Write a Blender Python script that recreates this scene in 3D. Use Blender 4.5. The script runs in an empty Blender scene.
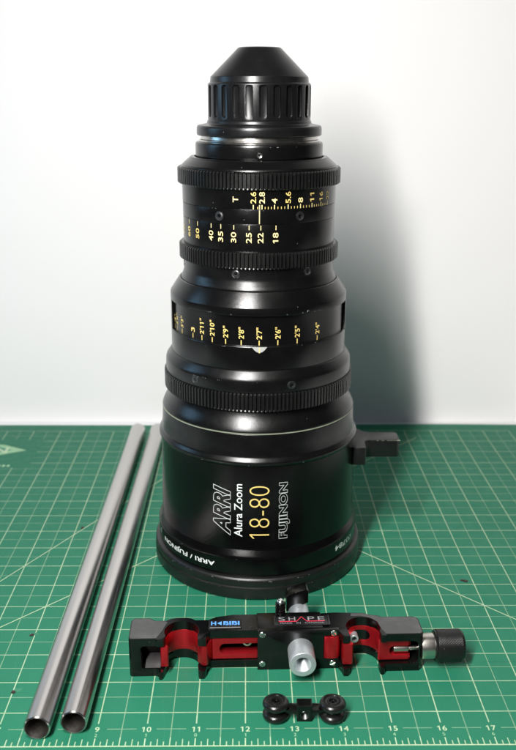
import bpy, bmesh, math, random
from mathutils import Vector, Matrix, noise
random.seed(4)
S = bpy.context.scene
COL = S.collection
PI = math.pi
S.unit_settings.system = 'IMPERIAL'
S.unit_settings.scale_length = 0.0254          # one unit is one inch
S.view_settings.view_transform = 'Standard'
S.view_settings.look = 'None'
S.view_settings.exposure = 0.0
S.view_settings.gamma = 1.0
S.render.resolution_x, S.render.resolution_y = 705, 1024

# ------------------------------------------------------------------ camera
PITCH, ROLL, YAW = 0.31009, -0.00456, -0.013367
cam_d = bpy.data.cameras.new('camera')
cam = bpy.data.objects.new('camera', cam_d); COL.objects.link(cam)
cp, sp = math.cos(PITCH), math.sin(PITCH)
R0 = Matrix(((1, 0, 0), (0, -sp, -cp), (0, cp, -sp)))
Ry = Matrix(((math.cos(YAW), math.sin(YAW), 0), (-math.sin(YAW), math.cos(YAW), 0), (0, 0, 1)))
Rr = Matrix(((math.cos(ROLL), math.sin(ROLL), 0), (-math.sin(ROLL), math.cos(ROLL), 0), (0, 0, 1)))
RR = Rr @ R0 @ Ry
cm = Matrix((RR[0], -RR[1], -RR[2])).transposed().to_4x4()
cm.translation = Vector((12.022, -14.525, 12.344))
cam.matrix_world = cm
cam_d.sensor_fit = 'HORIZONTAL'; cam_d.sensor_width = 36
cam_d.lens = 36 * 890.56 / 516
cam_d.clip_start = 0.5; cam_d.clip_end = 500
cam_d.dof.use_dof = True
cam_d.dof.focus_distance = 20.6
cam_d.dof.aperture_fstop = 0.42
S.camera = cam

# ------------------------------------------------------------------ light
W = bpy.data.worlds.new('World'); S.world = W; W.use_nodes = True
W.node_tree.nodes['Background'].inputs[0].default_value = (0.93, 0.97, 1.0, 1)
W.node_tree.nodes['Background'].inputs[1].default_value = 0.02

def area(name, loc, target, sx, sy, power, color, roll=0.0):
    d = bpy.data.lights.new(name, 'AREA'); d.shape = 'RECTANGLE'; d.size = sx; d.size_y = sy
    d.energy = power; d.color = color
    o = bpy.data.objects.new(name, d); COL.objects.link(o)
    o.location = loc
    q = (Vector(target) - Vector(loc)).to_track_quat('-Z', 'Y').to_matrix()
    o.rotation_euler = (q @ Matrix.Rotation(math.radians(roll), 3, 'Z')).to_euler()
    return o
area('key_lamp', (6.35, -11.4, 20.5), (28.0, 14, -11), 1.6, 17.0, 15900, (1.0, 0.985, 0.965), 19)
area('window_light', (-10.0, 8.0, 15.0), (12, 5, 6), 7.0, 11.0, 700, (0.36, 0.68, 1.0))
area('ceiling_light', (16.0, -6.0, 40.0), (12, 8, 0), 18.0, 12.0, 420, (1.0, 0.98, 0.95))

# ------------------------------------------------------------------ materials
class NT:
    def __init__(self, name):
        self.m = bpy.data.materials.new(name); self.m.use_nodes = True
        self.t = self.m.node_tree; self.b = self.t.nodes['Principled BSDF']
    def n(self, ty, **kw):
        x = self.t.nodes.new(ty)
        for k, v in kw.items(): setattr(x, k, v)
        return x
    def l(self, a, b): self.t.links.new(a, b)
    def math(self, op, a, b=None, c=None):
        x = self.n('ShaderNodeMath', operation=op)
        for i, v in enumerate((a, b, c)):
            if v is None: continue
            if isinstance(v, (int, float)): x.inputs[i].default_value = v
            else: self.l(v, x.inputs[i])
        return x.outputs[0]
    def mix(self, f, a, b):
        x = self.n('ShaderNodeMix', data_type='RGBA')
        for s, v in ((x.inputs[0], f), (x.inputs[6], a), (x.inputs[7], b)):
            if isinstance(v, (int, float)): s.default_value = v
            elif isinstance(v, tuple): s.default_value = v if len(v) == 4 else (*v, 1)
            else: self.l(v, s)
        return x.outputs[2]
    def coord(self):
        if not hasattr(self, '_c'): self._c = self.n('ShaderNodeTexCoord').outputs['Object']
        return self._c
    def noise(self, scale, detail=3, vec=None, rough=0.5):
        x = self.n('ShaderNodeTexNoise'); x.inputs['Scale'].default_value = scale
        x.inputs['Detail'].default_value = detail; x.inputs['Roughness'].default_value = rough
        self.l(vec or self.coord(), x.inputs['Vector']); return x.outputs['Fac']
    def scaled(self, s):
        x = self.n('ShaderNodeMapping'); x.inputs['Scale'].default_value = s
        self.l(self.coord(), x.inputs['Vector']); return x.outputs[0]
    def bump(self, h, dist, strength=1.0):
        x = self.n('ShaderNodeBump'); x.inputs['Distance'].default_value = dist
        x.inputs['Strength'].default_value = strength
        self.l(h, x.inputs['Height']); self.l(x.outputs[0], self.b.inputs['Normal'])
    def set(self, color=None, rough=None, metal=None, spec=None):
        I = self.b.inputs
        for s, v in ((I['Base Color'], color), (I['Roughness'], rough), (I['Metallic'], metal), (I['Specular IOR Level'], spec)):
            if v is None: continue
            if isinstance(v, (int, float)): s.default_value = v
            elif isinstance(v, tuple): s.default_value = (*v, 1)
            else: self.l(v, s)
        return self

def maprange(nt, v, a, b, c, d):
    x = nt.n('ShaderNodeMapRange'); nt.l(v, x.inputs[0])
    for i, k in enumerate((a, b, c, d)): x.inputs[i + 1].default_value = k
    return x.outputs[0]

def black_metal(name, base=0.010, rough=0.30, speck=0.35, spec=0.5, tint=(1, 1, 1), grain=30):
    nt = NT(name)
    v = nt.n('ShaderNodeTexVoronoi'); v.inputs['Scale'].default_value = 4.5
    nt.l(nt.coord(), v.inputs['Vector'])
    dot = nt.math('LESS_THAN', v.outputs['Distance'], 0.038)
    sepc = nt.n('ShaderNodeSeparateColor'); nt.l(v.outputs['Color'], sepc.inputs[0])
    some = nt.math('LESS_THAN', sepc.outputs[0], speck)
    f = nt.math('MULTIPLY', nt.math('MULTIPLY', dot, some), nt.noise(11, 2))
    dust = maprange(nt, nt.noise(1.3, 5, rough=0.7), 0.45, 0.75, 0.0, 1.0)
    c0 = nt.mix(dust, tuple(base * t for t in tint), tuple(base * 1.7 * t for t in tint))
    c = nt.mix(f, c0, (0.30, 0.30, 0.29))
    r = maprange(nt, nt.noise(grain * 0.12, 5, rough=0.65), 0.3, 0.7, rough * 0.9, rough * 1.12)
    nt.set(c, r, 0.0, spec)
    nt.bump(nt.noise(grain * 4, 2), 0.0012)
    return nt.m

M = {}
M['black'] = black_metal('black_anodised', 0.0025, 0.21)
M['barrel'] = black_metal('black_gloss_barrel', 0.002, 0.16, 0.15, spec=0.28)
M['shoulder'] = black_metal('black_satin_shoulder', 0.0025, 0.25, 0.3, spec=0.55)
M['matte'] = black_metal('black_matte_metal', 0.005, 0.35, 0.5)
M['gear'] = black_metal('black_gear_teeth', 0.006, 0.28, 0.6)
M['capm'] = black_metal('black_cap_plastic', 0.005, 0.24, 0.25, tint=(1, 1.02, 1.1))
M['rubber'] = black_metal('black_front_rubber', 0.005, 0.36, 0.35)
M['brk'] = black_metal('black_bracket_gloss', 0.0022, 0.12, 0.25, spec=0.4)
M['grey_side'] = black_metal('black_bead_blasted', 0.055, 0.55, 0.1)
M['chip'] = black_metal('black_worn_lug', 0.004, 0.36, 0.8)
M['roller'] = black_metal('black_roller_rubber', 0.006, 0.22, 0.3)

def metal(name, col, rough, stretch=(1, 1, 1), scale=20, var=0.25):
    nt = NT(name)
    n1 = nt.noise(scale, 4, nt.scaled(stretch))
    c = nt.mix(n1, tuple(k * (1 - var) for k in col), tuple(min(1, k * (1 + var)) for k in col))
    n2 = maprange(nt, nt.noise(3, 5), 0.3, 0.7, rough * 0.8, rough * 1.25)
    nt.set(c, n2, 1.0)
    if stretch[0] > 0.5: nt.bump(n1, 0.0006)
    return nt.m
M['steel'] = metal('brushed_steel_tube', (0.60, 0.575, 0.56), 0.31, (0.05, 7, 7), 9, 0.07)
nt_b = M['steel'].node_tree; _b = nt_b.nodes['Principled BSDF']
_b.inputs['Anisotropic'].default_value = 0.75; _b.inputs['Anisotropic Rotation'].default_value = 0.25
_t = nt_b.nodes.new('ShaderNodeTangent'); _t.direction_type = 'RADIAL'; _t.axis = 'X'
nt_b.links.new(_t.outputs[0], _b.inputs['Tangent'])
for _l in list(nt_b.links):
    if _l.to_socket == _b.inputs['Roughness']: nt_b.links.remove(_l)
_b.inputs['Roughness'].default_value = 0.26
M['steel_in'] = metal('dirty_tube_bore', (0.26, 0.24, 0.22), 0.45, (3, 3, 3), 5, 0.5)
M['alu'] = metal('clear_anodised_aluminium', (0.62, 0.66, 0.68), 0.42, (1, 1, 1), 14, 0.05); M['alu'].node_tree.nodes['Principled BSDF'].inputs['Metallic'].default_value = 0.75
M['nickel'] = metal('nickel_collar', (0.60, 0.57, 0.52), 0.28, (8, 1, 1), 12, 0.08)
M['screw'] = metal('screw_steel', (0.55, 0.57, 0.54), 0.25, (1, 1, 1), 12, 0.2)
M['dscrew'] = metal('dark_screw_steel', (0.16, 0.16, 0.165), 0.35, (1, 1, 1), 20, 0.3)
M['mount'] = metal('lens_mount_steel', (0.60, 0.58, 0.54), 0.22, (1, 1, 5), 8, 0.15)
M['red'] = metal('red_anodised', (0.66, 0.022, 0.032), 0.30, (1, 1, 1), 60, 0.08); M['red'].node_tree.nodes['Principled BSDF'].inputs['Metallic'].default_value = 0.82

def plain(name, col, rough=0.5, spec=0.4, var=0.2, scale=9):
    nt = NT(name)
    nt.set(nt.mix(nt.noise(scale, 4), tuple(k * (1 - var) for k in col), tuple(min(1, k * (1 + var)) for k in col)), rough, 0.0, spec)
    return nt.m
M['yellow'] = plain('yellow_engraving', (0.70, 0.53, 0.17), var=0.35, scale=30)
M['pale'] = plain('pale_yellow_engraving', (0.76, 0.63, 0.30), var=0.3, scale=30)
M['white'] = plain('white_engraving', (0.74, 0.78, 0.76))
M['blue'] = plain('blue_print', (0.10, 0.30, 0.70))
M['redline'] = plain('red_print', (0.60, 0.03, 0.06))
M['silverprint'] = plain('silver_print', (0.22, 0.22, 0.22))
M['label'] = plain('black_label', (0.009, 0.009, 0.010), 0.25)
M['print'] = plain('pale_mat_print', (0.42, 0.53, 0.34), 0.6, 0.3, 0.22, 6)
M['print_faint'] = plain('faint_mat_print', (0.27, 0.46, 0.27), 0.6, 0.3, 0.2, 6)
M['matgreen'] = plain('mat_green_patch', (0.040, 0.225, 0.145), 0.5, 0.3, 0.05, 3)
M['nick'] = plain('dark_nick', (0.03, 0.02, 0.018), 0.6, 0.3, 0.5, 30)
M['scuff'] = plain('pale_scuff', (0.035, 0.165, 0.095), 0.6, 0.3, 0.3, 30)
M['cut'] = plain('dark_knife_cut', (0.010, 0.085, 0.05), 0.6, 0.3, 0.3, 30)
M['hairline'] = plain('pale_hairline', (0.17, 0.19, 0.14), 0.35)
M['notch'] = plain('bare_metal_notch', (0.36, 0.36, 0.35), 0.4)
M['dark'] = plain('dark_recess', (0.004, 0.004, 0.004), 0.6)

def mat_material():
    nt = NT('green_cutting_mat')
    sep = nt.n('ShaderNodeSeparateXYZ'); nt.l(nt.coord(), sep.inputs[0])
    x, y, z = sep.outputs
    A = nt.math
    def near_int(v, w):      # 1 on integer lines
        f = A('ABSOLUTE', A('SUBTRACT', A('FRACT', A('ADD', v, 100.5)), 0.5)); return A('LESS_THAN', f, w)
    def near_half(v, w):
        f = A('ABSOLUTE', A('SUBTRACT', A('FRACT', A('ADD', v, 100.0)), 0.5)); return A('LESS_THAN', f, w)
    def rng(v, a, b): return A('MULTIPLY', A('GREATER_THAN', v, a), A('LESS_THAN', v, b))
    inside = A('MULTIPLY', rng(x, -0.012, 22.012), rng(y, -0.012, 17.012))
    logo = A('SUBTRACT', 1.0, A('MULTIPLY', rng(x, -1.0, 4.55), rng(y, 13.6, 16.15)))
    notlab = A('SUBTRACT', 1.0, A('MULTIPLY', A('LESS_THAN', A('ABSOLUTE', A('SUBTRACT', A('FRACT', A('ADD', x, 100.5)), 0.5)), 0.20), rng(y, 0.3, 0.72)))
    vint = A('MULTIPLY', near_int(x, 0.012), A('GREATER_THAN', y, 0.66))
    hint = near_int(y, 0.0115)
    vh = near_half(x, 0.0095)
    hh = A('MULTIPLY', near_half(y, 0.0095), notlab)
    strong = A('MAXIMUM', vint, hint); weak = A('MAXIMUM', vh, hh)
    fade = maprange(nt, nt.noise(2.2, 6, rough=0.7), 0.35, 0.65, 0.66, 1.0)
    k = A('MULTIPLY', A('MAXIMUM', strong, A('MULTIPLY', weak, 0.5)), A('MULTIPLY', inside, logo))
    k = A('MULTIPLY', k, fade)
    base = nt.mix(nt.noise(0.35, 4), (0.012, 0.132, 0.072), (0.018, 0.155, 0.088))
    base = nt.mix(maprange(nt, nt.noise(60, 3), 0.4, 0.8, 0, 0.35), base, (0.022, 0.15, 0.10))
    # fine knife cuts
    cuts = nt.n('ShaderNodeTexWave'); cuts.inputs['Scale'].default_value = 0.9; cuts.inputs['Distortion'].default_value = 9
    cuts.inputs['Detail'].default_value = 1; cuts.inputs['Detail Scale'].default_value = 0.35
    nt.l(nt.coord(), cuts.inputs['Vector'])
    cl = A('MULTIPLY', A('GREATER_THAN', cuts.outputs['Fac'], 0.99985), maprange(nt, nt.noise(0.8, 2), 0.52, 0.6, 0, 0.35))
    base = nt.mix(cl, base, (0.10, 0.36, 0.27))
    col = nt.mix(k, base, (0.37, 0.48, 0.31))
    nt.set(col, maprange(nt, nt.noise(4, 4), 0.3, 0.7, 0.44, 0.58), 0.0, 0.22)
    nt.bump(nt.noise(70, 3), 0.0015)
    return nt.m
M['mat'] = mat_material()

def wall_mat(name, col, s):
    nt = NT(name)
    nt.set(nt.mix(nt.noise(0.15, 5), tuple(k * 0.985 for k in col), col), 0.7, 0.0, 0.2)
    nt.bump(nt.noise(s, 4), 0.004, 0.5)
    return nt.m
M['wall'] = wall_mat('white_painted_wall', (0.82, 0.805, 0.80), 5)
M['table'] = wall_mat('white_table_top', (0.80, 0.805, 0.80), 9)

# ------------------------------------------------------------------ mesh helpers
def link(name, bm, mat, parent=None, loc=None, smooth=True, angle=32):
    bmesh.ops.remove_doubles(bm, verts=bm.verts, dist=1e-6)
    bmesh.ops.recalc_face_normals(bm, faces=bm.faces)
    if smooth:
        for f in bm.faces: f.smooth = True
        for e in bm.edges:
            if len(e.link_faces) == 2 and e.calc_face_angle(0) > math.radians(angle): e.smooth = False
    me = bpy.data.meshes.new(name); bm.to_mesh(me); bm.free()
    me.materials.append(M[mat] if isinstance(mat, str) else mat)
    o = bpy.data.objects.new(name, me); COL.objects.link(o)
    if parent: o.parent = parent
    if loc: o.location = loc
    return o
def tag(o, label=None, cat=None, group=None, kind=None):
    if label: o['label'] = label
    if cat: o['category'] = cat
    if group: o['group'] = group
    if kind: o['kind'] = kind
    return o
def empty(name, loc, rz, label, cat, group=None):
    o = bpy.data.objects.new(name, None); COL.objects.link(o)
    o.location = loc; o.rotation_euler = (0, 0, rz); o.empty_display_size = 0.5
    return tag(o, label, cat, group)
def copy_part(o, parent, loc, rot=None):
    c = o.copy(); COL.objects.link(c); c.parent = parent; c.location = loc
    if rot: c.rotation_euler = rot
    return c

def lathe(prof, seg=160, bm=None, closed=False):
    """profile of (r, z) turned about z"""
    bm = bm or bmesh.new(); rings = []
    for r, z in prof:
        if r < 1e-6: rings.append([bm.verts.new((0, 0, z))]); continue
        rings.append([bm.verts.new((r * math.cos(2 * PI * i / seg), r * math.sin(2 * PI * i / seg), z)) for i in range(seg)])
    pairs = list(zip(rings, rings[1:]))
    if closed: pairs.append((rings[-1], rings[0]))
    for a, b in pairs:
        for i in range(seg):
            j = (i + 1) % seg
            if len(a) == 1 and len(b) == 1: continue
            if len(a) == 1: bm.faces.new((a[0], b[i], b[j]))
            elif len(b) == 1: bm.faces.new((a[i], a[j], b[0]))
            else: bm.faces.new((a[i], a[j], b[j], b[i]))
    return bm
def rounded(prof, rad=0.02, n=3):
    """round every inner corner of an open profile"""
    out = [prof[0]]
    for a, b, c in zip(prof, prof[1:], prof[2:]):
        A_, B_, C_ = Vector(a), Vector(b), Vector(c)
        d1, d2 = (A_ - B_), (C_ - B_)
        if d1.length < 1e-5 or d2.length < 1e-5 or d1.angle(d2) > math.radians(172): out.append(b); continue
        t = min(rad, d1.length * 0.45, d2.length * 0.45)
        p, q = B_ + d1.normalized() * t, B_ + d2.normalized() * t
        for i in range(n + 1):
            s = i / n; v = p * (1 - s) ** 2 + B_ * 2 * s * (1 - s) + q * s ** 2
            out.append((v.x, v.y))
    out.append(prof[-1]); return out
def bev(bm, w, ang=40, seg=2):
    es = [e for e in bm.edges if len(e.link_faces) == 2 and e.calc_face_angle(0) > math.radians(ang)]
    if es and w > 0: bmesh.ops.bevel(bm, geom=es, offset=w, segments=seg, profile=0.6, affect='EDGES', clamp_overlap=True)
    return bm
def prism(outer, h0, h1, holes=(), axis='z', bevel=0.0, seg=2):
    """polygon (a, b) extruded from h0 to h1; axis z: (a,b,h); axis y: (a,h,b); axis x: (h,a,b)"""
    bm = bmesh.new(); es = []
    def P(a, b, h): return {'z': (a, b, h), 'y': (a, h, b), 'x': (h, a, b)}[axis]
    for poly in (outer, *holes):
        vs = [bm.verts.new(P(a, b, h0)) for a, b in poly]
        es += [bm.edges.new((vs[i], vs[(i + 1) % len(vs)])) for i in range(len(vs))]
    if holes: bmesh.ops.triangle_fill(bm, use_beauty=True, edges=es)
    else: bm.faces.new(bm.verts[:])
    r = bmesh.ops.extrude_face_region(bm, geom=bm.faces[:])
    d = Vector(P(0, 0, h1)) - Vector(P(0, 0, h0))
    bmesh.ops.translate(bm, verts=[v for v in r['geom'] if isinstance(v, bmesh.types.BMVert)], vec=d)
    bmesh.ops.recalc_face_normals(bm, faces=bm.faces)
    return bev(bm, bevel, 40, seg)
def box(x0, x1, y0, y1, z0, z1, bevel=0.0):
    return prism([(x0, y0), (x1, y0), (x1, y1), (x0, y1)], z0, z1, bevel=bevel)
def rrect(a0, a1, b0, b1, r, n=5):
    out = []
    for cx, cy, s in ((a1 - r, b0 + r, -90), (a1 - r, b1 - r, 0), (a0 + r, b1 - r, 90), (a0 + r, b0 + r, 180)):
        for i in range(n + 1):
            t = math.radians(s + 90 * i / n); out.append((cx + r * math.cos(t), cy + r * math.sin(t)))
    return out
def arc(cx, cy, r, a0, a1, n=20):
    return [(cx + r * math.cos(math.radians(a0 + (a1 - a0) * i / n)), cy + r * math.sin(math.radians(a0 + (a1 - a0) * i / n))) for i in range(n + 1)]
def xform(bm, m): bmesh.ops.transform(bm, matrix=m, verts=bm.verts); return bm
def join(*bms):
    out = bmesh.new()
    for b in bms:
        me = bpy.data.meshes.new('tmp'); b.to_mesh(me); b.free(); out.from_mesh(me); bpy.data.meshes.remove(me)
    return out
def boolean(o, cutters):
    par = o.parent; o.parent = None
    for c in cutters:
        me = bpy.data.meshes.new('cut'); bmesh.ops.recalc_face_normals(c, faces=c.faces); c.to_mesh(me); c.free()
        co = bpy.data.objects.new('cut', me); COL.objects.link(co)
        md = o.modifiers.new('b', 'BOOLEAN'); md.operation = 'DIFFERENCE'; md.object = co; md.solver = 'EXACT'
        dg = bpy.context.evaluated_depsgraph_get(); dg.update()
        new = bpy.data.meshes.new_from_object(o.evaluated_get(dg))
        o.modifiers.clear(); old = o.data; o.data = new; new.name = old.name; bpy.data.meshes.remove(old)
        bpy.data.objects.remove(co); bpy.data.meshes.remove(me)
    o.parent = par
    return o
def finish(o, bevel=0.008, angle=32, seg=2):
    bm = bmesh.new(); bm.from_mesh(o.data)
    bmesh.ops.remove_doubles(bm, verts=bm.verts, dist=1e-5)
    bmesh.ops.dissolve_limit(bm, angle_limit=math.radians(1.0), verts=bm.verts, edges=bm.edges)
    bev(bm, bevel, 40, seg)
    for f in bm.faces: f.smooth = True
    for e in bm.edges:
        if len(e.link_faces) == 2 and e.calc_face_angle(0) > math.radians(angle): e.smooth = False
    bm.to_mesh(o.data); bm.free(); return o

def text_bm(s, length, height, outline=0.0, weight=0.0, shear=0.0, depth=0.0):
    """letters as geometry, fitted to length x height, centred on the origin"""
    cu = bpy.data.curves.new('t', 'FONT'); cu.body = s; cu.size = 1.0; cu.resolution_u = 4
    cu.shear = shear; cu.offset = weight
    if outline: cu.fill_mode = 'NONE'; cu.bevel_depth = outline; cu.bevel_resolution = 0
    o = bpy.data.objects.new('t', cu); COL.objects.link(o)
    dg = bpy.context.evaluated_depsgraph_get(); dg.update()
    me = bpy.data.meshes.new_from_object(o.evaluated_get(dg))
    bpy.data.objects.remove(o); bpy.data.curves.remove(cu)
    bm = bmesh.new(); bm.from_mesh(me); bpy.data.meshes.remove(me)
    if '1' in s:                                   # give the figure 1 its flag
        seen = set()
        for v0 in bm.verts[:]:
            if v0 in seen: continue
            st, isl = [v0], []
            seen.add(v0)
            while st:
                v = st.pop(); isl.append(v)
                for e in v.link_edges:
                    w = e.other_vert(v)
                    if w not in seen: seen.add(w); st.append(w)
            a0, a1 = min(v.co.x for v in isl), max(v.co.x for v in isl)
            b0, b1 = min(v.co.y for v in isl), max(v.co.y for v in isl)
            if b1 - b0 > 0.5 and a1 - a0 < 0.2 * (b1 - b0):
                w = a1 - a0; h = b1 - b0
                bm.faces.new([bm.verts.new(q) for q in ((a0 + 0.01, b1, 0), (a0 - 0.20 * h, b1 - 0.17 * h, 0), (a0 - 0.20 * h, b1 - 0.17 * h - w * 0.95, 0), (a0 + 0.01, b1 - w * 1.15, 0))])
    xs = [v.co.x for v in bm.verts]; ys = [v.co.y for v in bm.verts]
    cx, cy = (min(xs) + max(xs)) / 2, (min(ys) + max(ys)) / 2
    kx = length / (max(xs) - min(xs)) if length else None
    ky = height / (max(ys) - min(ys)) if height else kx
    kx = kx or ky
    for v in bm.verts: v.co = Vector(((v.co.x - cx) * kx, (v.co.y - cy) * ky, v.co.z * min(kx, ky)))
    return bm
def wrap(bm, rot, r, phi, z, rfun=None):
    """lay flat geometry on the cylinder of radius r; rot 90 reads upward, 180 upside down"""
    c, s = math.cos(math.radians(rot)), math.sin(math.radians(rot))
    hs = [c * v.co.x - s * v.co.y for v in bm.verts]; x = min(hs) + 0.045
    while x < max(hs):
        bmesh.ops.bisect_plane(bm, geom=bm.verts[:] + bm.edges[:] + bm.faces[:], plane_co=(c * x, -s * x, 0), plane_no=(c, -s, 0)); x += 0.045
    for v in bm.verts:
        h, k, d = c * v.co.x - s * v.co.y, s * v.co.x + c * v.co.y, v.co.z
        rr = (rfun(z + k) if rfun else r) + 0.003 + d
        a = math.radians(phi) + h / r
        v.co = Vector((rr * math.sin(a), -rr * math.cos(a), z + k))
    return bm
def rect_bm(w, h):
    bm = bmesh.new(); n = max(1, int(w / 0.06))
    for i in range(n):
        a, b = -w / 2 + w * i / n, -w / 2 + w * (i + 1) / n
        bm.faces.new([bm.verts.new(q) for q in ((a, -h / 2, 0), (b, -h / 2, 0), (b, h / 2, 0), (a, h / 2, 0))])
    return bm

# ------------------------------------------------------------------ the setting
o = link('wall', box(-60, 90, 18.25, 19.25, -0.1, 70), 'wall', smooth=False); tag(o, kind='structure')
o = link('table_top', box(-30, 60, -1.5, 18.25, -1.1, -0.105), 'table', smooth=False); tag(o, kind='structure')

# ------------------------------------------------------------------ cutting mat
mat_t = empty('cutting_mat', (0, 0, 0), 0, 'green self-healing cutting mat with pale inch grid, under everything on the table', 'cutting mat')
bm = bmesh.new()
nx, ny = 94, 40
def mz(x, y):
    edge = max(0, (y - 15.8) / 1.85)
    return 0.055 * edge ** 2 * (0.5 + 0.5 * math.sin((x - 15.2) * 0.42)) * (1 if x > 12 else 0.25)
grid = [[bm.verts.new((-0.75 + 23.5 * i / nx, -0.7 + 18.33 * j / ny, mz(-0.75 + 23.5 * i / nx, -0.7 + 18.33 * j / ny))) for i in range(nx + 1)] for j in range(ny + 1)]
for j in range(ny):
    for i in range(nx): bm.faces.new((grid[j][i], grid[j][i + 1], grid[j + 1][i + 1], grid[j + 1][i]))
r = bmesh.ops.extrude_face_region(bm, geom=bm.faces[:])
for v in r['geom']:
    if isinstance(v, bmesh.types.BMVert): v.co.z -= 0.095
mb = link('mat_sheet', bm, 'mat', mat_t)

def flat(bm, x, y, z=0.002, rot=0):
    return xform(bm, Matrix.Translation((x, y, z)) @ Matrix.Rotation(rot, 4, 'Z'))
# ruler ticks along the near and far edge
def ticks(y0, sgn, name):
    bm = bmesh.new()
    def q(x0, x1, a, b, z=0.002): bm.faces.new([bm.verts.new(k) for k in ((x0, a, z), (x1, a, z), (x1, b, z), (x0, b, z))])
    for i in range(22 * 8 + 1):
        x = i / 8
        L = 0.22 if i % 8 == 0 else 0.25 if i % 4 == 0 else 0.20 if i % 2 == 0 else 0.13
        w = 0.010 if i % 8 == 0 else 0.0075
        a, b = sorted((y0 + sgn * 0.012, y0 + sgn * L))
        q(x - w, x + w, a, b)
    q(-0.02, 22.02, y0 - 0.012, y0 + 0.012, 0.0035)
    o = link(name, bm, 'print', mat_t, smooth=False); tag(o, 'pale row of ruler tick marks', kind='stuff')
ticks(0, 1, 'ruler_ticks')
def strip(name, p0, p1, w, mat='print', z=0.003):
    d = Vector(p1) - Vector(p0); bm = box(0, d.length, -w / 2, w / 2, 0, 0.0006)
    n = max(1, int(d.length))
    return link(name, flat(bm, p0[0], p0[1], z, math.atan2(d.y, d.x)), mat, mat_t, smooth=False)
strip('diagonal_line', (12, 11), (22, 1), 0.024)
strip('diagonal_line', (2, 0), (18.5, 16.5), 0.024, z=0.0045)
strip('diagonal_line', (2, 0), (11.6, 16.8), 0.022, z=0.0052)
for n in range(1, 22):
    link('inch_number', flat(text_bm(str(n), None, 0.145, weight=0.004), n, 0.485), 'print', mat_t, smooth=False)
    link('inch_number', flat(text_bm(str(abs(n - 11)), None, 0.088), n, 0.315), 'print_faint', mat_t, smooth=False)
# printed emblem at the far left: a pale pointed bar with green interior
b = [(1.2, 15.62), (2.4, 15.78), (3.2, 15.66), (4.14, 15.14), (3.3, 14.72), (2.4, 14.55), (1.2, 14.7)]
link('printed_emblem', prism([(x, y) for x, y in reversed(b)], 0.0022, 0.0028), 'print_faint', mat_t, smooth=False)
b = [(1.3, 15.45), (2.4, 15.56), (3.1, 15.45), (3.62, 15.16), (3.1, 14.90), (2.4, 14.77), (1.3, 14.88)]
link('printed_emblem', prism([(x, y) for x, y in reversed(b)], 0.0032, 0.0038), 'matgreen', mat_t, smooth=False)
link('printed_emblem', flat(text_bm('MN', 1.05, 0.5, weight=0.03), 2.95, 15.14, 0.0048), 'print', mat_t, smooth=False)
for k in range(9):
    strip('printed_emblem', (2.5 + k * 0.16, 13.76), (2.6 + k * 0.16, 13.76), 0.16, 'print_faint')
# nicks and scuffs in the rubber
def blob(name, x, y, r, mat, k=1.0, z=0.004, h=0.006, rot=0.0):
    pts = []
    for i in range(14):
        a = 2 * PI * i / 14; rr = r * random.uniform(0.6, 1.15)
        pts.append((rr * math.cos(a), rr * k * math.sin(a)))
    return link(name, flat(prism(pts, 0, h), x, y, z, rot), mat, mat_t)
for x, y, r, k in ((7.19, 9.19, 0.055, 1.6), (6.93, 3.77, 0.055, 0.9), (7.02, 1.67, 0.055, 0.9), (17.8, 6.16, 0.085, 0.8), (17.72, 6.19, 0.05, 1.0)):
    blob('nick', x, y, r, 'nick', k, h=0.012)
for x, y, r, k, ro in ((6.98, 3.82, 0.12, 0.6, 0.4), (17.05, 2.6, 0.13, 0.3, -0.5), (17.2, 2.42, 0.09, 0.25, -0.6), (7.08, 1.73, 0.13, 0.6, 0.5), (7.9, 7.2, 0.10, 0.25, 0.2)):
    blob('scuff', x, y, r, 'scuff', k, 0.0015, 0.0004, ro)

for k in range(34):
    x, y = random.uniform(3, 21), random.uniform(0.4, 14); a = random.choice((0, PI / 2, random.uniform(0, PI))); L = random.uniform(0.3, 1.8)
    strip('knife_cut', (x, y), (x + L * math.cos(a), y + L * math.sin(a)), random.uniform(0.003, 0.006), random.choice(('scuff', 'cut')), 0.0012 + k * 0.00002)

# ------------------------------------------------------------------ steel rods
def rod(x0, y0, x1, y1, label):
    L = math.hypot(x1 - x0, y1 - y0); ang = math.atan2(y1 - y0, x1 - x0)
    t = empty('steel_rod', (x0, y0, 0.268), ang, label, 'metal rod', 'steel rods lying side by side')
    R = 0.268
    to_x = Matrix.Rotation(PI / 2, 4, 'Y')
    outer = rounded([(R - 0.026, 0.0), (R, 0.012), (R, L - 0.012), (R - 0.026, L)], 0.012)
    link('tube_wall', xform(lathe(outer, 72), to_x), 'steel', t)
    link('tube_bore', xform(lathe([(R - 0.026, 0.001), (R - 0.030, 0.02), (R - 0.030, L - 0.02), (R - 0.026, L - 0.001)], 64), to_x), 'steel_in', t)
    return t
rod(7.86, 0.20, 7.99, 16.45, 'brushed steel tube on the green mat, the one farther from the lens')
rod(8.56, 0.36, 8.72, 16.45, 'brushed steel tube on the green mat, lying between the other tube and the lens')

# ------------------------------------------------------------------ the zoom lens
LX, LY = 12.326, 8.08
lens = empty('zoom_lens', (LX, LY, 0), 0, 'large black cine zoom lens standing on its front end, with yellow scales and rear cap', 'camera lens')
SEG = 192
def part(name, prof, mat='black', parent=lens, rad=0.018, seg=SEG):
    return link(name, lathe(rounded(prof, rad), seg), mat, parent)

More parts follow.
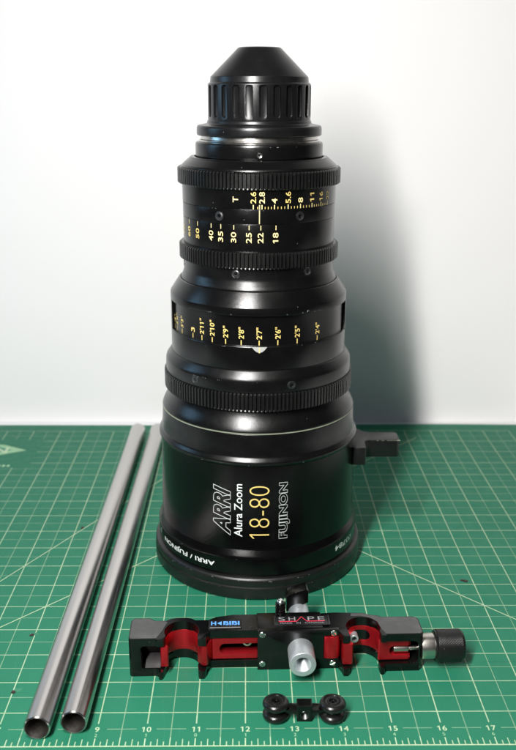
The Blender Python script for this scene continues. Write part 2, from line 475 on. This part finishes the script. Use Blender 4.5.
fr = part('front_ring', [(2.3, 0.0), (2.80, 0.0), (2.85, 0.05), (2.85, 0.33), (2.825, 0.385), (2.84, 0.42), (2.835, 0.55), (2.80, 0.60), (2.70, 0.615)], 'rubber')
nr = part('name_ring', [(2.55, 0.60), (2.722, 0.605), (2.735, 0.70), (2.735, 1.10), (2.715, 1.16), (2.635, 1.31)], 'barrel')
def barrel_r(z): return 2.637 + (2.585 - 2.637) * (z - 1.31) / (3.56 - 1.31)
br = part('barrel', [(2.637, 1.31), (2.585, 3.56)], 'barrel')
part('barrel_band', [(2.585, 3.56), (2.655, 3.63), (2.655, 3.70), (2.585, 3.80), (2.560, 4.05), (2.545, 4.385), (2.52, 4.40)], 'shoulder', rad=0.03)
part('hairline', [(2.50, 4.392), (2.552, 4.395), (2.550, 4.408), (2.50, 4.42)], 'hairline', rad=0.003)
part('shoulder', [(2.50, 4.405), (2.545, 4.43), (2.50, 4.55), (2.38, 4.74), (2.33, 4.90), (2.33, 5.0)], 'shoulder', rad=0.08)

def gear(name, R, z0, z1, teeth, parent=lens, depth=0.075):
    bm = bmesh.new(); rings = []
    rows = [(0.0, -0.02, 0.0), (0.055, -0.02, 0.06), (0.0, 0, 0.10), (0.0, 0, -1)]
    zs = [(z0, -0.03, 0), (z0 + 0.035, 0.0, 0), (z0 + 0.05, 0.0, 1), (z1 - 0.05, 0.0, 1), (z1 - 0.035, 0.0, 0), (z1, -0.03, 0)]
    zs = [(z0, R - 0.16, R - 0.16), (z0, R - 0.035, R - 0.06), (z0 + 0.03, R, R - depth), (z1 - 0.03, R, R - depth), (z1, R - 0.035, R - 0.06), (z1, R - 0.16, R - 0.16)]
    for z, ro, ri in zs:
        ring = []
        for i in range(teeth):
            for f, rr in ((-0.27, ro), (0.20, ro), (0.30, ri), (0.63, ri)):
                a = 2 * PI * (i + f) / teeth; ring.append(bm.verts.new((rr * math.cos(a), rr * math.sin(a), z)))
        rings.append(ring)
    n = teeth * 4
    for a, b in zip(rings, rings[1:]):
        for i in range(n):
            j = (i + 1) % n; bm.faces.new((a[i], a[j], b[j], b[i]))
    return link(name, bm, 'gear', parent, angle=25)
focus_gear = gear('focus_gear', 2.47, 4.93, 5.40, 156)
part('focus_gear_collar', [(2.30, 5.385), (2.43, 5.40), (2.42, 5.70), (2.40, 5.76), (2.28, 5.93), (2.2, 5.94)], 'shoulder', rad=0.03)
fring = part('focus_ring', [(2.2, 5.925), (2.262, 5.93), (2.262, 6.50), (2.25, 6.52), (2.20, 6.522), (2.195, 6.53), (2.195, 7.245), (2.20, 7.25), (2.25, 7.255), (2.267, 7.27), (2.267, 7.36), (2.262, 7.45), (2.04, 7.79), (2.0, 7.80)], 'black', rad=0.008)
# window jamb: the ring is closed behind the window
bm = bmesh.new(); cs = []
a0, a1, n = math.radians(77), math.radians(283), 90
for i in range(n + 1):
    a = a0 + (a1 - a0) * i / n
    cs.append([bm.verts.new((r * math.sin(a), -r * math.cos(a), z)) for r, z in ((2.17, 6.50), (2.264, 6.50), (2.264, 7.262), (2.17, 7.262))])
for A_, B_ in zip(cs, cs[1:]):
    for i in range(4): bm.faces.new((A_[i], A_[(i + 1) % 4], B_[(i + 1) % 4], B_[i]))
bm.faces.new(cs[0]); bm.faces.new(cs[-1])
link('window_surround', bm, 'black', fring)
part('neck', [(1.98, 7.775), (1.985, 7.80), (1.98, 7.83), (1.95, 7.88), (1.905, 8.02), (1.895, 8.20), (1.90, 8.34)], 'shoulder', rad=0.04)
zoom_gear = gear('zoom_gear', 2.01, 8.315, 8.70, 128)
scale_ring = part('scale_ring', [(1.8, 8.695), (1.895, 8.70), (1.898, 9.352), (1.885, 9.358), (1.885, 9.366), (1.900, 9.372), (1.903, 9.694), (1.888, 9.70), (1.888, 9.708), (1.905, 9.714), (1.912, 10.14), (1.95, 10.17)], 'black', rad=0.003)
iris_gear = gear('iris_gear', 2.02, 10.155, 10.545, 130)
part('rear_cone', [(1.85, 10.53), (1.93, 10.55), (1.90, 10.60), (1.72, 10.755), (1.70, 10.78), (1.60, 10.785)], 'black', rad=0.012)
part('rear_barrel', [(1.5, 10.775), (1.566, 10.785), (1.566, 11.08), (1.545, 11.13), (1.40, 11.14)], 'black', rad=0.02)
part('lens_mount', [(1.36, 11.12), (1.475, 11.13), (1.48, 11.185), (1.44, 11.20), (1.44, 11.30)], 'mount', rad=0.006)

# rear cap: cone over a grip drum with 24 finger slots, on a flange
cap = link('rear_cap', lathe(rounded([(0.0, 11.62), (1.20, 11.62), (1.248, 11.63), (1.248, 12.46), (1.225, 12.49), (1.195, 12.50), (1.18, 12.63), (0.53, 13.275), (0.49, 13.30), (0.0, 13.30)], 0.012), SEG), 'capm', lens)
bm = bmesh.new()
for k in range(24):
    a = 2 * PI * k / 24 + math.radians(3.5)
    pts = [(0.086 * math.cos(math.radians(t)), 11.79 + 0.086 * math.sin(math.radians(t))) for t in range(180, 361, 20)]
    pts += [(0.086, 12.38), (0.07, 12.425), (0.04, 12.44), (-0.04, 12.44), (-0.07, 12.425), (-0.086, 12.38)]
    c = prism(pts, 1.195, 1.35, axis='y')
    xform(c, Matrix.Rotation(a, 4, 'Z'))
    me = bpy.data.meshes.new('tmp'); c.to_mesh(me); c.free(); bm.from_mesh(me); bpy.data.meshes.remove(me)
boolean(cap, [bm]); finish(cap, 0.014, 30, 2)
part('cap_flange', [(1.1, 11.27), (1.50, 11.275), (1.53, 11.30), (1.53, 11.46), (1.505, 11.515), (1.40, 11.535), (1.28, 11.56), (1.26, 11.64), (1.2, 11.65)], 'capm', cap, 0.02)
part('cap_gasket', [(1.36, 11.18), (1.42, 11.195), (1.42, 11.285), (1.36, 11.29)], 'mount', cap, 0.01)

# screws sunk in the rings
def ring_screw(r, phi, z, rad, parent=lens, mat='dscrew', hexed=True):
    bm = lathe([(rad * 1.25, -0.01), (rad * 1.25, 0.006), (rad * 1.08, 0.004), (rad * 1.02, -0.004), (rad, 0.006), (rad * 0.85, 0.012), (rad * 0.52, 0.010), (rad * 0.45, -0.012), (0, -0.016)], 24)
    a = math.radians(phi)
    m = Matrix.Translation((r * math.sin(a), -r * math.cos(a), z)) @ Matrix.Rotation(a, 4, 'Z') @ Matrix.Rotation(PI / 2, 4, 'X')
    return link('screw', xform(bm, m), mat, parent)
for phi in (-29.8, 29.6, 120, 240): ring_screw(1.902, phi, 9.53, 0.088, scale_ring)
ring_screw(1.568, -0.4, 10.90, 0.05, lens, 'screw')
for phi in (-17.2, 37.5, 140, 220): ring_screw(1.895, phi, 8.19, 0.082)
ring_screw(1.898, -85, 8.15, 0.07)
for phi in (-40, 18.6, 90, 150, 210): ring_screw(2.425, phi, 5.58, 0.088)
ring_screw(2.266, 31, 7.31, 0.035, fring)

# lettering
def mark(s, L, H, rot, r, phi, z, mat, parent, name='scale_number', rfun=None, **kw):
    return link(name, wrap(text_bm(s, L, H, **kw), rot, r, phi, z, rfun), mat, parent, smooth=False)
def dash(w, h, r, phi, z, mat, parent, name='scale_mark'):
    return link(name, wrap(rect_bm(w, h), 0, r, phi, z), mat, parent, smooth=False)
for s, phi in (('T', -17.2), ('2.6', -4.6), ('2.8', 1.4), ('4', 10.1), ('5.6', 20.0), ('8', 29.7), ('11', 40.0), ('16', 49.6), ('22', 58.4)):
    L = {1: 0.115, 2: 0.205, 3: 0.265}[len(s)]
    if s == 'T': z = 9.93
    else: z = 9.845 + L / 2
    mark(s, L if s != 'T' else 0.13, 0.13, 90, 1.912, phi, z, 'pale' if s in '2.8 4 T' else 'yellow', scale_ring, weight=0.012)
marks = [-4.6, 1.4, 10.1, 20.0, 29.7, 40.0, 49.6, 58.4]
for a in marks: dash(0.022, 0.10, 1.910, a, 9.765, 'pale', scale_ring)
for a, b, n in ((-4.6, 1.4, 1), (1.4, 10.1, 3), (10.1, 20.0, 3), (20.0, 29.7, 3), (29.7, 40, 3), (40, 49.6, 3), (49.6, 58.4, 3)):
    for k in range(1, n + 1): dash(0.015, 0.055, 1.908, a + (b - a) * k / (n + 1), 9.745, 'yellow', scale_ring)
dash(0.020, 0.31, 1.905, -0.3, 9.533, 'pale', scale_ring, 'index_line')
dash(0.022, 0.10, 1.910, -0.3, 9.765, 'pale', scale_ring, 'index_line')
for s, phi in (('80', -86.5), ('70', -76.0), ('60', -63.7), ('50', -51.4), ('40', -37.2), ('35', -28.9), ('30', -18.8), ('25', -7.7), ('22', 0.5), ('18', 11.2)):
    mark(s, 0.245, 0.132, 90, 1.899, phi, 9.05, 'pale' if phi > -40 else 'yellow', scale_ring, weight=0.010)
    dash(0.018, 0.105, 1.898, phi + 0.2, 9.285, 'pale', scale_ring)
for s, phi in (("4'", -75.0), ("3'6\"", -69.5), ("3'3\"", -60.5), ('3', -47.5), ("2'11\"", -39.3), ("2'10\"", -31.1), ("2'9\"", -21.6), ("2'8\"", -11.4), ("2'7\"", -0.2), ("2'6\"", 11.5), ("2'5\"", 24.4), ("2'4\"", 40.0)):
    L = 0.115 if s == '3' else 0.39 if len(s) == 5 else 0.29 if len(s) == 4 else 0.2
    dash(0.024, 0.12, 2.195, phi, 6.60, 'yellow', fring)
    mark(s, L, 0.135, 90, 2.195, phi, 6.69 + L / 2, 'yellow', fring, weight=0.014)
# index notch cut in the edge of the focus ring
bm = bmesh.new(); pts = [(-0.225, 0.075)] + [(0.225 * math.cos(math.radians(t)) , 0.075 + 0.165 * math.sin(math.radians(t))) for t in range(190, 351, 10)] + [(0.225, 0.075)]
for i in range(30):
    q = [-0.18 + 0.36 * k / 30 for k in (i, i + 1)]; yb = [0.075 - 0.135 * (1 - (k / 0.1801) ** 2) for k in q]
    bm.faces.new([bm.verts.new(k) for k in ((q[0], yb[0], 0), (q[1], yb[1], 0), (q[1], 0.078, 0), (q[0], 0.078, 0))])
link('index_notch', wrap(bm, 0, 2.262, 0.0, 6.44), 'notch', fring, smooth=False)
dash(0.022, 0.135, 2.266, 0.0, 6.435, 'yellow', fring, 'index_line')
# barrel lettering, reading upward
mark('ARRI', 1.33, 0.47, 90, 2.615, -20.7, 2.35, 'white', br, 'lettering', barrel_r, outline=0.010, weight=0.05, shear=0.32)
mark('Alura Zoom', 1.42, 0.205, 90, 2.612, -11.3, 2.39, 'white', br, 'lettering', barrel_r, weight=0.004)
mark('18-80', 1.42, 0.50, 90, 2.612, 0.3, 2.355, 'yellow', br, 'lettering', barrel_r, weight=-0.022)
mark('FUJINON', 1.52, 0.285, 90, 2.612, 14.1, 2.375, 'white', br, 'lettering', barrel_r, outline=0.012, weight=0.05)
# name ring lettering, upside down
mark('ARRI / FUJINON', 1.98, 0.165, 180, 2.735, -44.8, 0.89, 'white', nr, 'lettering', weight=0.012)
mark('00784', 0.90, 0.15, 180, 2.735, 56.6, 0.93, 'white', nr, 'lettering', weight=0.012)
mark(')', 0.06, 0.13, 180, 2.735, -72.5, 0.96, 'white', nr, 'lettering', weight=0.012)

# small chips of bare metal along the ring edges
def wear(parent, r, z, n, spread=0.012, phis=(-80, 80), size=0.022, lean=0.0):
    bm = bmesh.new()
    for k in range(n):
        a = math.radians(random.uniform(*phis)); zz = z + random.uniform(-1, 1) * spread; w = size * random.uniform(0.25, 1.0) * (2.2 if random.random() < 0.2 else 1)
        pts = []
        for i in range(6):
            t = 2 * PI * i / 6; ww = random.uniform(0.5, 1.0)
            x, y = w * ww * math.cos(t), 0.30 * size * ww * math.sin(t)
            aa = a + x / r; rr = r + 0.0035 + lean * y
            pts.append(bm.verts.new((rr * math.sin(aa), -rr * math.cos(aa), zz + y)))
        bm.faces.new(pts)
    o = link('edge_wear', bm, 'silverprint', parent, smooth=False); o['kind'] = 'stuff'
wear(fring, 2.267, 7.29, 16); wear(fring, 2.262, 6.495, 8); wear(fr, 2.838, 0.55, 34, 0.02, size=0.03); wear(fr, 2.85, 0.33, 10)
wear(scale_ring, 1.903, 9.69, 6); wear(lens, 2.655, 3.63, 8, 0.008); wear(lens, 1.566, 11.07, 5, 0.006); wear(lens, 2.43, 5.68, 8)
wear(lens, 2.735, 1.10, 6)

# support lug on the right of the barrel
pl = [(2.50, -0.60), (2.60, -0.64), (2.86, -0.64), (2.885, -0.60), (2.90, -0.25)] + arc(3.06, -0.24, 0.16, 180, 90, 6) + [(3.80, -0.08), (3.87, -0.02), (3.87, 0.45), (3.80, 0.51), (3.15, 0.52)] + [(2.98, 0.58), (2.84, 0.75), (2.72, 1.05), (2.60, 1.30), (2.35, 1.35), (2.45, 0.3)]
lug = link('support_lug', prism(pl, 2.77, 3.27, bevel=0.022), 'chip', lens)
bm = bmesh.new()
for k in range(26):
    u = random.choice((random.uniform(2.95, 3.85), random.uniform(3.5, 3.87))); w = random.uniform(0.008, 0.04)
    if k % 3 == 0: q = [(3.874, v, zz) for v, zz in ((0.0, 3.0 + w * 3), (0.0, 2.8 + w * 6), (0.012, 2.8 + w * 6), (0.012, 3.0 + w * 3))] if k % 2 else [(3.87 - w, -0.02 + w, 3.2735), (3.872, 0.05 + 9 * w, 3.2735), (3.862, 0.05 + 9 * w, 3.2735), (3.86 - w, 0.0 + w, 3.2735)]
    else: q = [(u - w, -0.083, 3.25), (u + w, -0.083, 3.247), (u + w * 0.7, -0.066, 3.268), (u - w * 0.8, -0.069, 3.266)]
    bm.faces.new([bm.verts.new(p) for p in q])
o = link('edge_wear', bm, 'hairline', lug, smooth=False); o['kind'] = 'stuff'

# ------------------------------------------------------------------ rod bracket
brk = empty('rod_support_bracket', (9.43, 2.19, 0.004), math.radians(1.6), 'black and red support bracket with two rod clamps, lying in front of the lens', 'camera bracket')
CL, CR = (1.17, 0.28), (5.20, 0.31); RN = 0.382
def outline(tip):
    o = [(0.02, 0.05), (0.06, 0.0), (0.60, 0.0), (0.66, tip * 0.35), (0.665, tip), (0.69, tip - 0.02), (0.74, tip - 0.02), (0.765, tip + 0.02)]
    o += arc(*CL, RN, 185 + 20, -25, 26)
    o += [(1.535, tip + 0.03), (1.56, tip - 0.02), (1.66, tip - 0.02), (1.70, tip + 0.05), (1.72, 0.12), (1.80, 0.25)]
    o += [(2.86, 0.25), (4.30, 0.25), (4.62, 0.20), (4.70, 0.02), (4.74, tip - 0.03), (4.84, tip - 0.03), (4.88, tip + 0.02)]
    o += arc(*CR, RN, 203, -25, 26)
    o += [(5.56, tip + 0.02), (5.58, tip - 0.01), (5.64, tip), (5.665, tip + 0.04), (5.68, 0.0), (6.44, 0.0), (6.50, 0.06), (6.50, 0.56), (6.46, 0.64), (6.38, 0.68)]
    o += [(5.68, 0.69), (5.58, 0.75), (5.42, 0.78), (5.28, 0.86), (4.62, 0.90), (4.1, 0.86), (3.0, 0.86), (2.92, 0.88), (2.30, 0.88), (1.92, 0.80), (1.76, 0.69), (1.46, 0.69), (1.38, 0.76), (1.26, 0.795), (1.04, 0.795), (0.90, 0.76), (0.80, 0.69), (0.56, 0.70), (0.43, 0.80), (0.10, 0.80), (0.02, 0.72)]
    return o
body = link('body', prism(outline(-0.12), 0.0, 0.95), 'brk', brk)
cuts = [box(-1, 8, -1.0, -0.035, 0.40, 1.3)]                                    # upper tips are shorter
cuts.append(prism(rrect(0.27, 2.95, 0.19, 0.765, 0.09), -1.0, 0.60, axis='y'))
cuts.append(prism(rrect(4.25, 6.405, 0.19, 0.765, 0.12), -1.0, 0.60, axis='y'))
boolean(body, cuts); finish(body, 0.014)
# dull top faces of the two ends
def cap_plate(poly, name): return link(name, prism(poly, 0.9515, 0.954), 'grey_side', brk)
cap_plate([(0.045, 0.075), (0.08, 0.022), (0.62, 0.022), (0.74, 0.30), (0.79, 0.50), (0.84, 0.62), (0.78, 0.665), (0.54, 0.675), (0.42, 0.775), (0.11, 0.775), (0.045, 0.71)], 'end_face')
cap_plate([(5.60, 0.20), (5.67, 0.022), (6.43, 0.022), (6.475, 0.07), (6.475, 0.55), (6.44, 0.62), (6.37, 0.655), (5.67, 0.665), (5.57, 0.725), (5.42, 0.755), (5.35, 0.80), (5.27, 0.835), (5.0, 0.845), (4.98, 0.73), (5.2, 0.735), (5.42, 0.655), (5.55, 0.49)], 'end_face')

link('inner_plate', box(0.36, 0.695, 0.03, 0.59, 0.1925, 0.197), 'grey_side', brk)
centre = link('centre_block', join(box(2.845, 4.30, 0.245, 0.885, -0.002, 0.985, 0.02)), 'brk', brk)
fp = link('front_plate', prism([(2.84, 0.0), (4.66, 0.0), (4.70, 0.05), (4.66, 0.27), (4.31, 0.27), (4.31, 0.84), (4.62, 0.84), (4.66, 0.88), (4.64, 0.985), (4.58, 1.0), (2.86, 1.0), (2.84, 0.98)], 0.14, 0.249, axis='y', bevel=0.012), 'brk', brk)
def face_screw(u, z, v=0.14, rad=0.072, rot=0.6, parent=brk, mat='screw'):
    bm = lathe(rounded([(rad, -0.02), (rad, 0.012), (rad * 0.8, 0.024), (0, 0.026)], 0.006), 24)
    xform(bm, Matrix.Translation((u, v, z)) @ Matrix.Rotation(PI / 2, 4, 'X'))
    o = link('screw', bm, mat, parent)
    sl = xform(box(-rad * 1.1, rad * 1.1, -0.05, 0.05, -0.011, 0.011), Matrix.Translation((u, v - 0.035 - 0.028, z)) @ Matrix.Rotation(rot, 4, 'Y'))
    return boolean(o, [xform(sl, Matrix.Translation((0, 0.0, 0)))])
for u, z, ro in ((2.945, 0.905, 0.2), (2.95, 0.155, 0.7), (4.535, 0.915, 0.9), (4.52, 0.145, -0.4)): face_screw(u, z, rot=ro, parent=fp)

# red clamp jaws
jl = [(0.70, 0.45), (0.70, 0.04), (0.725, 0.0), (0.86, 0.0), (0.885, 0.03)] + arc(*CL, RN - 0.007, 218, -22, 26) + [(1.56, 0.10), (1.60, 0.03), (1.65, 0.0), (1.72, 0.01), (1.76, 0.07), (1.775, 0.16), (1.83, 0.26), (1.83, 0.60), (1.60, 0.70), (0.78, 0.70)]
link('clamp_jaw', prism(jl, 0.235, 0.735, bevel=0.010), 'red', brk)
bar = link('clamp_bar', prism(rrect(1.84, 2.843, 0.215, 0.745, 0.02, 2), 0.275, 0.52, axis='y'), 'red', brk)
boolean(bar, [prism(rrect(2.00, 3.3, 0.345, 0.60, 0.12, 8), -0.5, 0.70, axis='y')]); finish(bar, 0.010)
jr = [(4.72, 0.45), (4.72, 0.0), (4.75, -0.035), (4.92, -0.035), (4.95, 0.0)] + arc(*CR, RN - 0.007, 222, -30, 26) + [(5.56, 0.10), (5.63, 0.105), (6.20, 0.105), (6.25, 0.14), (6.25, 0.45), (6.10, 0.60), (5.55, 0.70), (4.85, 0.70)]
jaw = link('clamp_jaw', prism(jr, 0.225, 0.735), 'red', brk)
boolean(jaw, [prism(rrect(5.78, 6.5, 0.335, 0.575, 0.11, 8), -0.5, 0.40, axis='y'),
              prism(rrect(4.98, 5.42, 0.365, 0.625, 0.125, 8), 0.40, 0.95, axis='y')]); finish(jaw, 0.012)
link('clamp_block', prism([(4.32, 0.249), (4.32, 0.14), (4.34, 0.12), (4.42, 0.10), (4.54, 0.095), (4.63, 0.12), (4.67, 0.18), (4.67, 0.50), (4.32, 0.50)], 0.285, 0.825, bevel=0.008), 'red', brk)
def tube(name, mat, parent, r, ri, v0, v1, u, z, axis='y', seg=40):
    pr = rounded([(ri, v0), (r, v0), (r, v1), (ri, v1)], 0.012) + [(ri, v0)]
    bm = lathe(pr, seg) if ri > 0.001 else lathe([(0, v0)] + rounded([(0.001, v0), (r, v0), (r, v1), (0.001, v1)], 0.012)[1:-1] + [(0, v1)], seg)
    m = Matrix.Rotation(-PI / 2, 4, 'X') if axis == 'y' else Matrix.Rotation(PI / 2, 4, 'Y')
    return link(name, xform(bm, Matrix.Translation((u, 0, z) if axis == 'y' else (0, u, z)) @ m), mat, parent)
tube('clamp_rivet', 'alu', brk, 0.098, 0.058, 0.50, 0.80, 5.05, 0.50)
tube('clamp_bolt', 'nickel', brk, 0.105, 0.06, 0.36, 0.60, 2.62, 0.575)
link('bolt_recess', xform(lathe([(0.06, 0), (0.0, 0.001)], 20), Matrix.Translation((2.62, 0.40, 0.575)) @ Matrix.Rotation(PI / 2, 4, 'X')), 'dark', brk)
tube('spring_rod', 'nickel', brk, 0.088, 0, 5.88, 6.21, 0.20, 0.455, 'x')
tube('spring_rod', 'nickel', brk, 0.052, 0, 6.21, 6.42, 0.20, 0.455, 'x')
# silver threaded stud, front and rear
st = tube('threaded_tube', 'alu', brk, 0.292, 0.185, -0.415, 0.20, 3.80, 0.505, seg=64)
th = [(0.187, -0.40)]
for k in range(14): th += [(0.187 - k * 0.009, -0.39 + k * 0.036), (0.166 - k * 0.009, -0.372 + k * 0.036)]
th.append((0.0, 0.13))
link('tube_thread', xform(lathe(th, 48), Matrix.Translation((3.80, 0, 0.505)) @ Matrix.Rotation(-PI / 2, 4, 'X')), 'alu', st)
rt = tube('rear_tube', 'alu', brk, 0.25, 0.15, 0.86, 1.80, 3.87, 0.50, seg=56)
link('rear_arm', prism([(3.58, 0.53), (3.58, 0.94), (3.66, 1.0), (4.06, 1.13), (4.10, 1.08), (4.10, 0.78)], 1.60, 1.95, axis='y', bevel=0.015), 'brk', brk)
# sprung thumb post behind the top plate
pr = [(0.0, 0.93), (0.112, 0.93)]
for k in range(4): pr += [(0.118, 0.955 + k * 0.085), (0.118, 0.995 + k * 0.085), (0.092, 1.0 + k * 0.085), (0.092, 1.03 + k * 0.085)]
pr += [(0.112, 1.30), (0.0, 1.31)]
post = link('spring_post', xform(lathe(pr, 36), Matrix.Translation((3.385, 0.80, 0))), 'brk', brk)
bm = xform(lathe(rounded([(0.092, 1.305), (0.092, 1.345), (0.06, 1.375), (0.045, 1.372), (0.04, 1.34), (0, 1.335)], 0.01), 28), Matrix.Translation((3.385, 0.80, 0)))
link('post_screw', bm, 'screw', post)
# name plates
def flat_text(s, L, H, u, v, z, mat, parent, name='lettering', **kw):
    return link(name, xform(text_bm(s, L, H, **kw), Matrix.Translation((u, v, z))), mat, parent, smooth=False)
np_ = link('name_plate', box(3.235, 4.46, 0.345, 0.70, 0.983, 1.002, 0.008), 'label', brk)
link('plate_end', box(3.225, 3.275, 0.34, 0.72, 1.0, 1.012, 0.006), 'dscrew', np_); link('plate_end', box(4.42, 4.47, 0.34, 0.72, 1.0, 1.012, 0.006), 'dscrew', np_)
for ch, u in (('S', 3.40), ('H', 3.63), ('P', 4.06), ('E', 4.29)): flat_text(ch, 0.15, 0.15, u, 0.59, 1.004, 'silverprint', np_, weight=-0.004)
def zig(pts, w, z):
    bm = bmesh.new()
    top = [bm.verts.new((x, y + w / 2, z)) for x, y in pts]; bot = [bm.verts.new((x, y - w / 2, z)) for x, y in pts]
    for i in range(len(pts) - 1): bm.faces.new((bot[i], bot[i + 1], top[i + 1], top[i]))
    return bm
link('lettering', zig([(3.33, 0.49), (3.73, 0.49), (3.79, 0.58), (3.845, 0.665), (3.90, 0.58), (3.96, 0.49), (4.36, 0.49)], 0.026, 1.0045), 'redline', np_, smooth=False)
flat_text('MADE   IN   CANADA', 0.98, 0.055, 3.85, 0.425, 1.004, 'silverprint', np_)
hp = link('name_plate', box(1.76, 2.50, 0.315, 0.66, 0.951, 0.960, 0.004), 'label', brk)
flat_text('H', 0.115, 0.15, 1.87, 0.53, 0.9625, 'blue', hp, weight=0.03)
bm = bmesh.new(); bm.faces.new([bm.verts.new(k) for k in ((1.95, 0.53, 0.9625), (2.05, 0.455, 0.9625), (2.05, 0.605, 0.9625))]); link('lettering', bm, 'blue', hp, smooth=False)
flat_text('BIBI', 0.36, 0.15, 2.27, 0.53, 0.9625, 'blue', hp, weight=0.03)
link('plate_rule', flat(box(-0.34, 0.34, -0.012, 0.012, 0, 0.0008), 2.13, 0.365, 0.961), 'silverprint', hp, smooth=False)
for u, v in ((2.70, 0.36), (2.86, 0.34)):
    link('set_screw', xform(lathe([(0.045, 0.94), (0.045, 0.957), (0.03, 0.96), (0.024, 0.945), (0, 0.943)], 20), Matrix.Translation((u, v, 0.0))), 'dscrew', brk)
# collar and knurled knob
tube('collar', 'nickel', brk, 0.285, 0, 6.50, 6.86, 0.27, 0.45, 'x', 64)
knob_p = [(6.80, 0.0), (6.80, 0.30), (6.83, 0.345), (6.855, 0.352)]
n, rows = 176, 56
bm = bmesh.new(); rings = []
def tri(t): return abs((t % 1.0) - 0.5) * 2
for j in range(rows + 1):
    x = 6.855 + 0.56 * j / rows; ring = []
    for i in range(n):
        a = i / n; h = 0.011 * (tri(a * 44 + (x - 6.855) * 17) + tri(a * 44 - (x - 6.855) * 17)) - 0.008
        if j in (0, rows): h = -0.012
        r = 0.352 + h; ring.append(bm.verts.new((x, r * math.cos(2 * PI * a), r * math.sin(2 * PI * a))))
    rings.append(ring)
def extra(x, r): return [bm.verts.new((x, r * math.cos(2 * PI * i / n), r * math.sin(2 * PI * i / n))) for i in range(n)]
rings = [extra(6.80, 0.15), extra(6.80, 0.31), extra(6.825, 0.345)] + rings + [extra(7.44, 0.338), extra(7.465, 0.31), extra(7.47, 0.02)]
for a_, b_ in zip(rings, rings[1:]):
    for i in range(n): bm.faces.new((a_[i], a_[(i + 1) % n], b_[(i + 1) % n], b_[i]))
bm.faces.new(rings[-1])
knob = link('knurled_knob', xform(bm, Matrix.Translation((0, 0.27, 0.45))), 'gear', brk, angle=60)

# ------------------------------------------------------------------ small twin-roller piece
tw = empty('rod_roller_clip', (13.21, 0.83, 0.003), math.radians(-1.0), 'small black twin-roller clip lying on the mat in front of the bracket', 'roller clip')
for sx in (-0.585, 0.585):
    pr = [(0.0, 0.0), (0.17, 0.0)] + [(0.175 + 0.10 * math.cos(math.radians(t)), 0.085 + 0.085 * math.sin(math.radians(t))) for t in range(-80, 81, 16)]
    pr += [(0.165, 0.185), (0.165, 0.245)]
    pr += [(0.175 + 0.10 * math.cos(math.radians(t)), 0.335 + 0.085 * math.sin(math.radians(t))) for t in range(-80, 81, 16)]
    pr += [(0.165, 0.42), (0.155, 0.405), (0.125, 0.400), (0.118, 0.412), (0.085, 0.412), (0.078, 0.40), (0.075, 0.31), (0, 0.305)]
    ro = link('roller', xform(lathe(pr, 64), Matrix.Translation((sx, 0, 0))), 'roller', tw)
    hx = [(0.055 * math.cos(math.radians(60 * k)), 0.055 * math.sin(math.radians(60 * k))) for k in range(6)]
    bs = link('roller_bolt', flat(prism(rrect(-0.062, 0.062, -0.062, 0.062, 0.06, 6), 0.30, 0.375, holes=[[(x * 0.62, y * 0.62) for x, y in hx]]), sx, 0, 0), 'brk', ro)
link('link_bar', prism([(-0.50, -0.10), (-0.18, -0.12), (0.18, -0.12), (0.50, -0.10), (0.50, 0.10), (0.18, 0.12), (-0.18, 0.12), (-0.50, 0.10)], 0.175, 0.262, bevel=0.015), 'brk', tw)
blk = link('centre_block', box(-0.16, 0.16, -0.14, 0.11, 0.0, 0.385), 'brk', tw)
boolean(blk, [xform(lathe([(0, -0.5), (0.095, -0.5), (0.095, 0.02), (0, 0.02)], 28), Matrix.Translation((0, 0, 0.15)) @ Matrix.Rotation(-PI / 2, 4, 'X'))]); finish(blk, 0.022)
th = []
for k in range(7): th += [(0.093, -0.14 + k * 0.024), (0.078, -0.128 + k * 0.024)]
th.append((0, 0.015))
link('block_thread', xform(lathe(th, 32), Matrix.Translation((0, 0, 0.15)) @ Matrix.Rotation(-PI / 2, 4, 'X')), 'dscrew', blk)
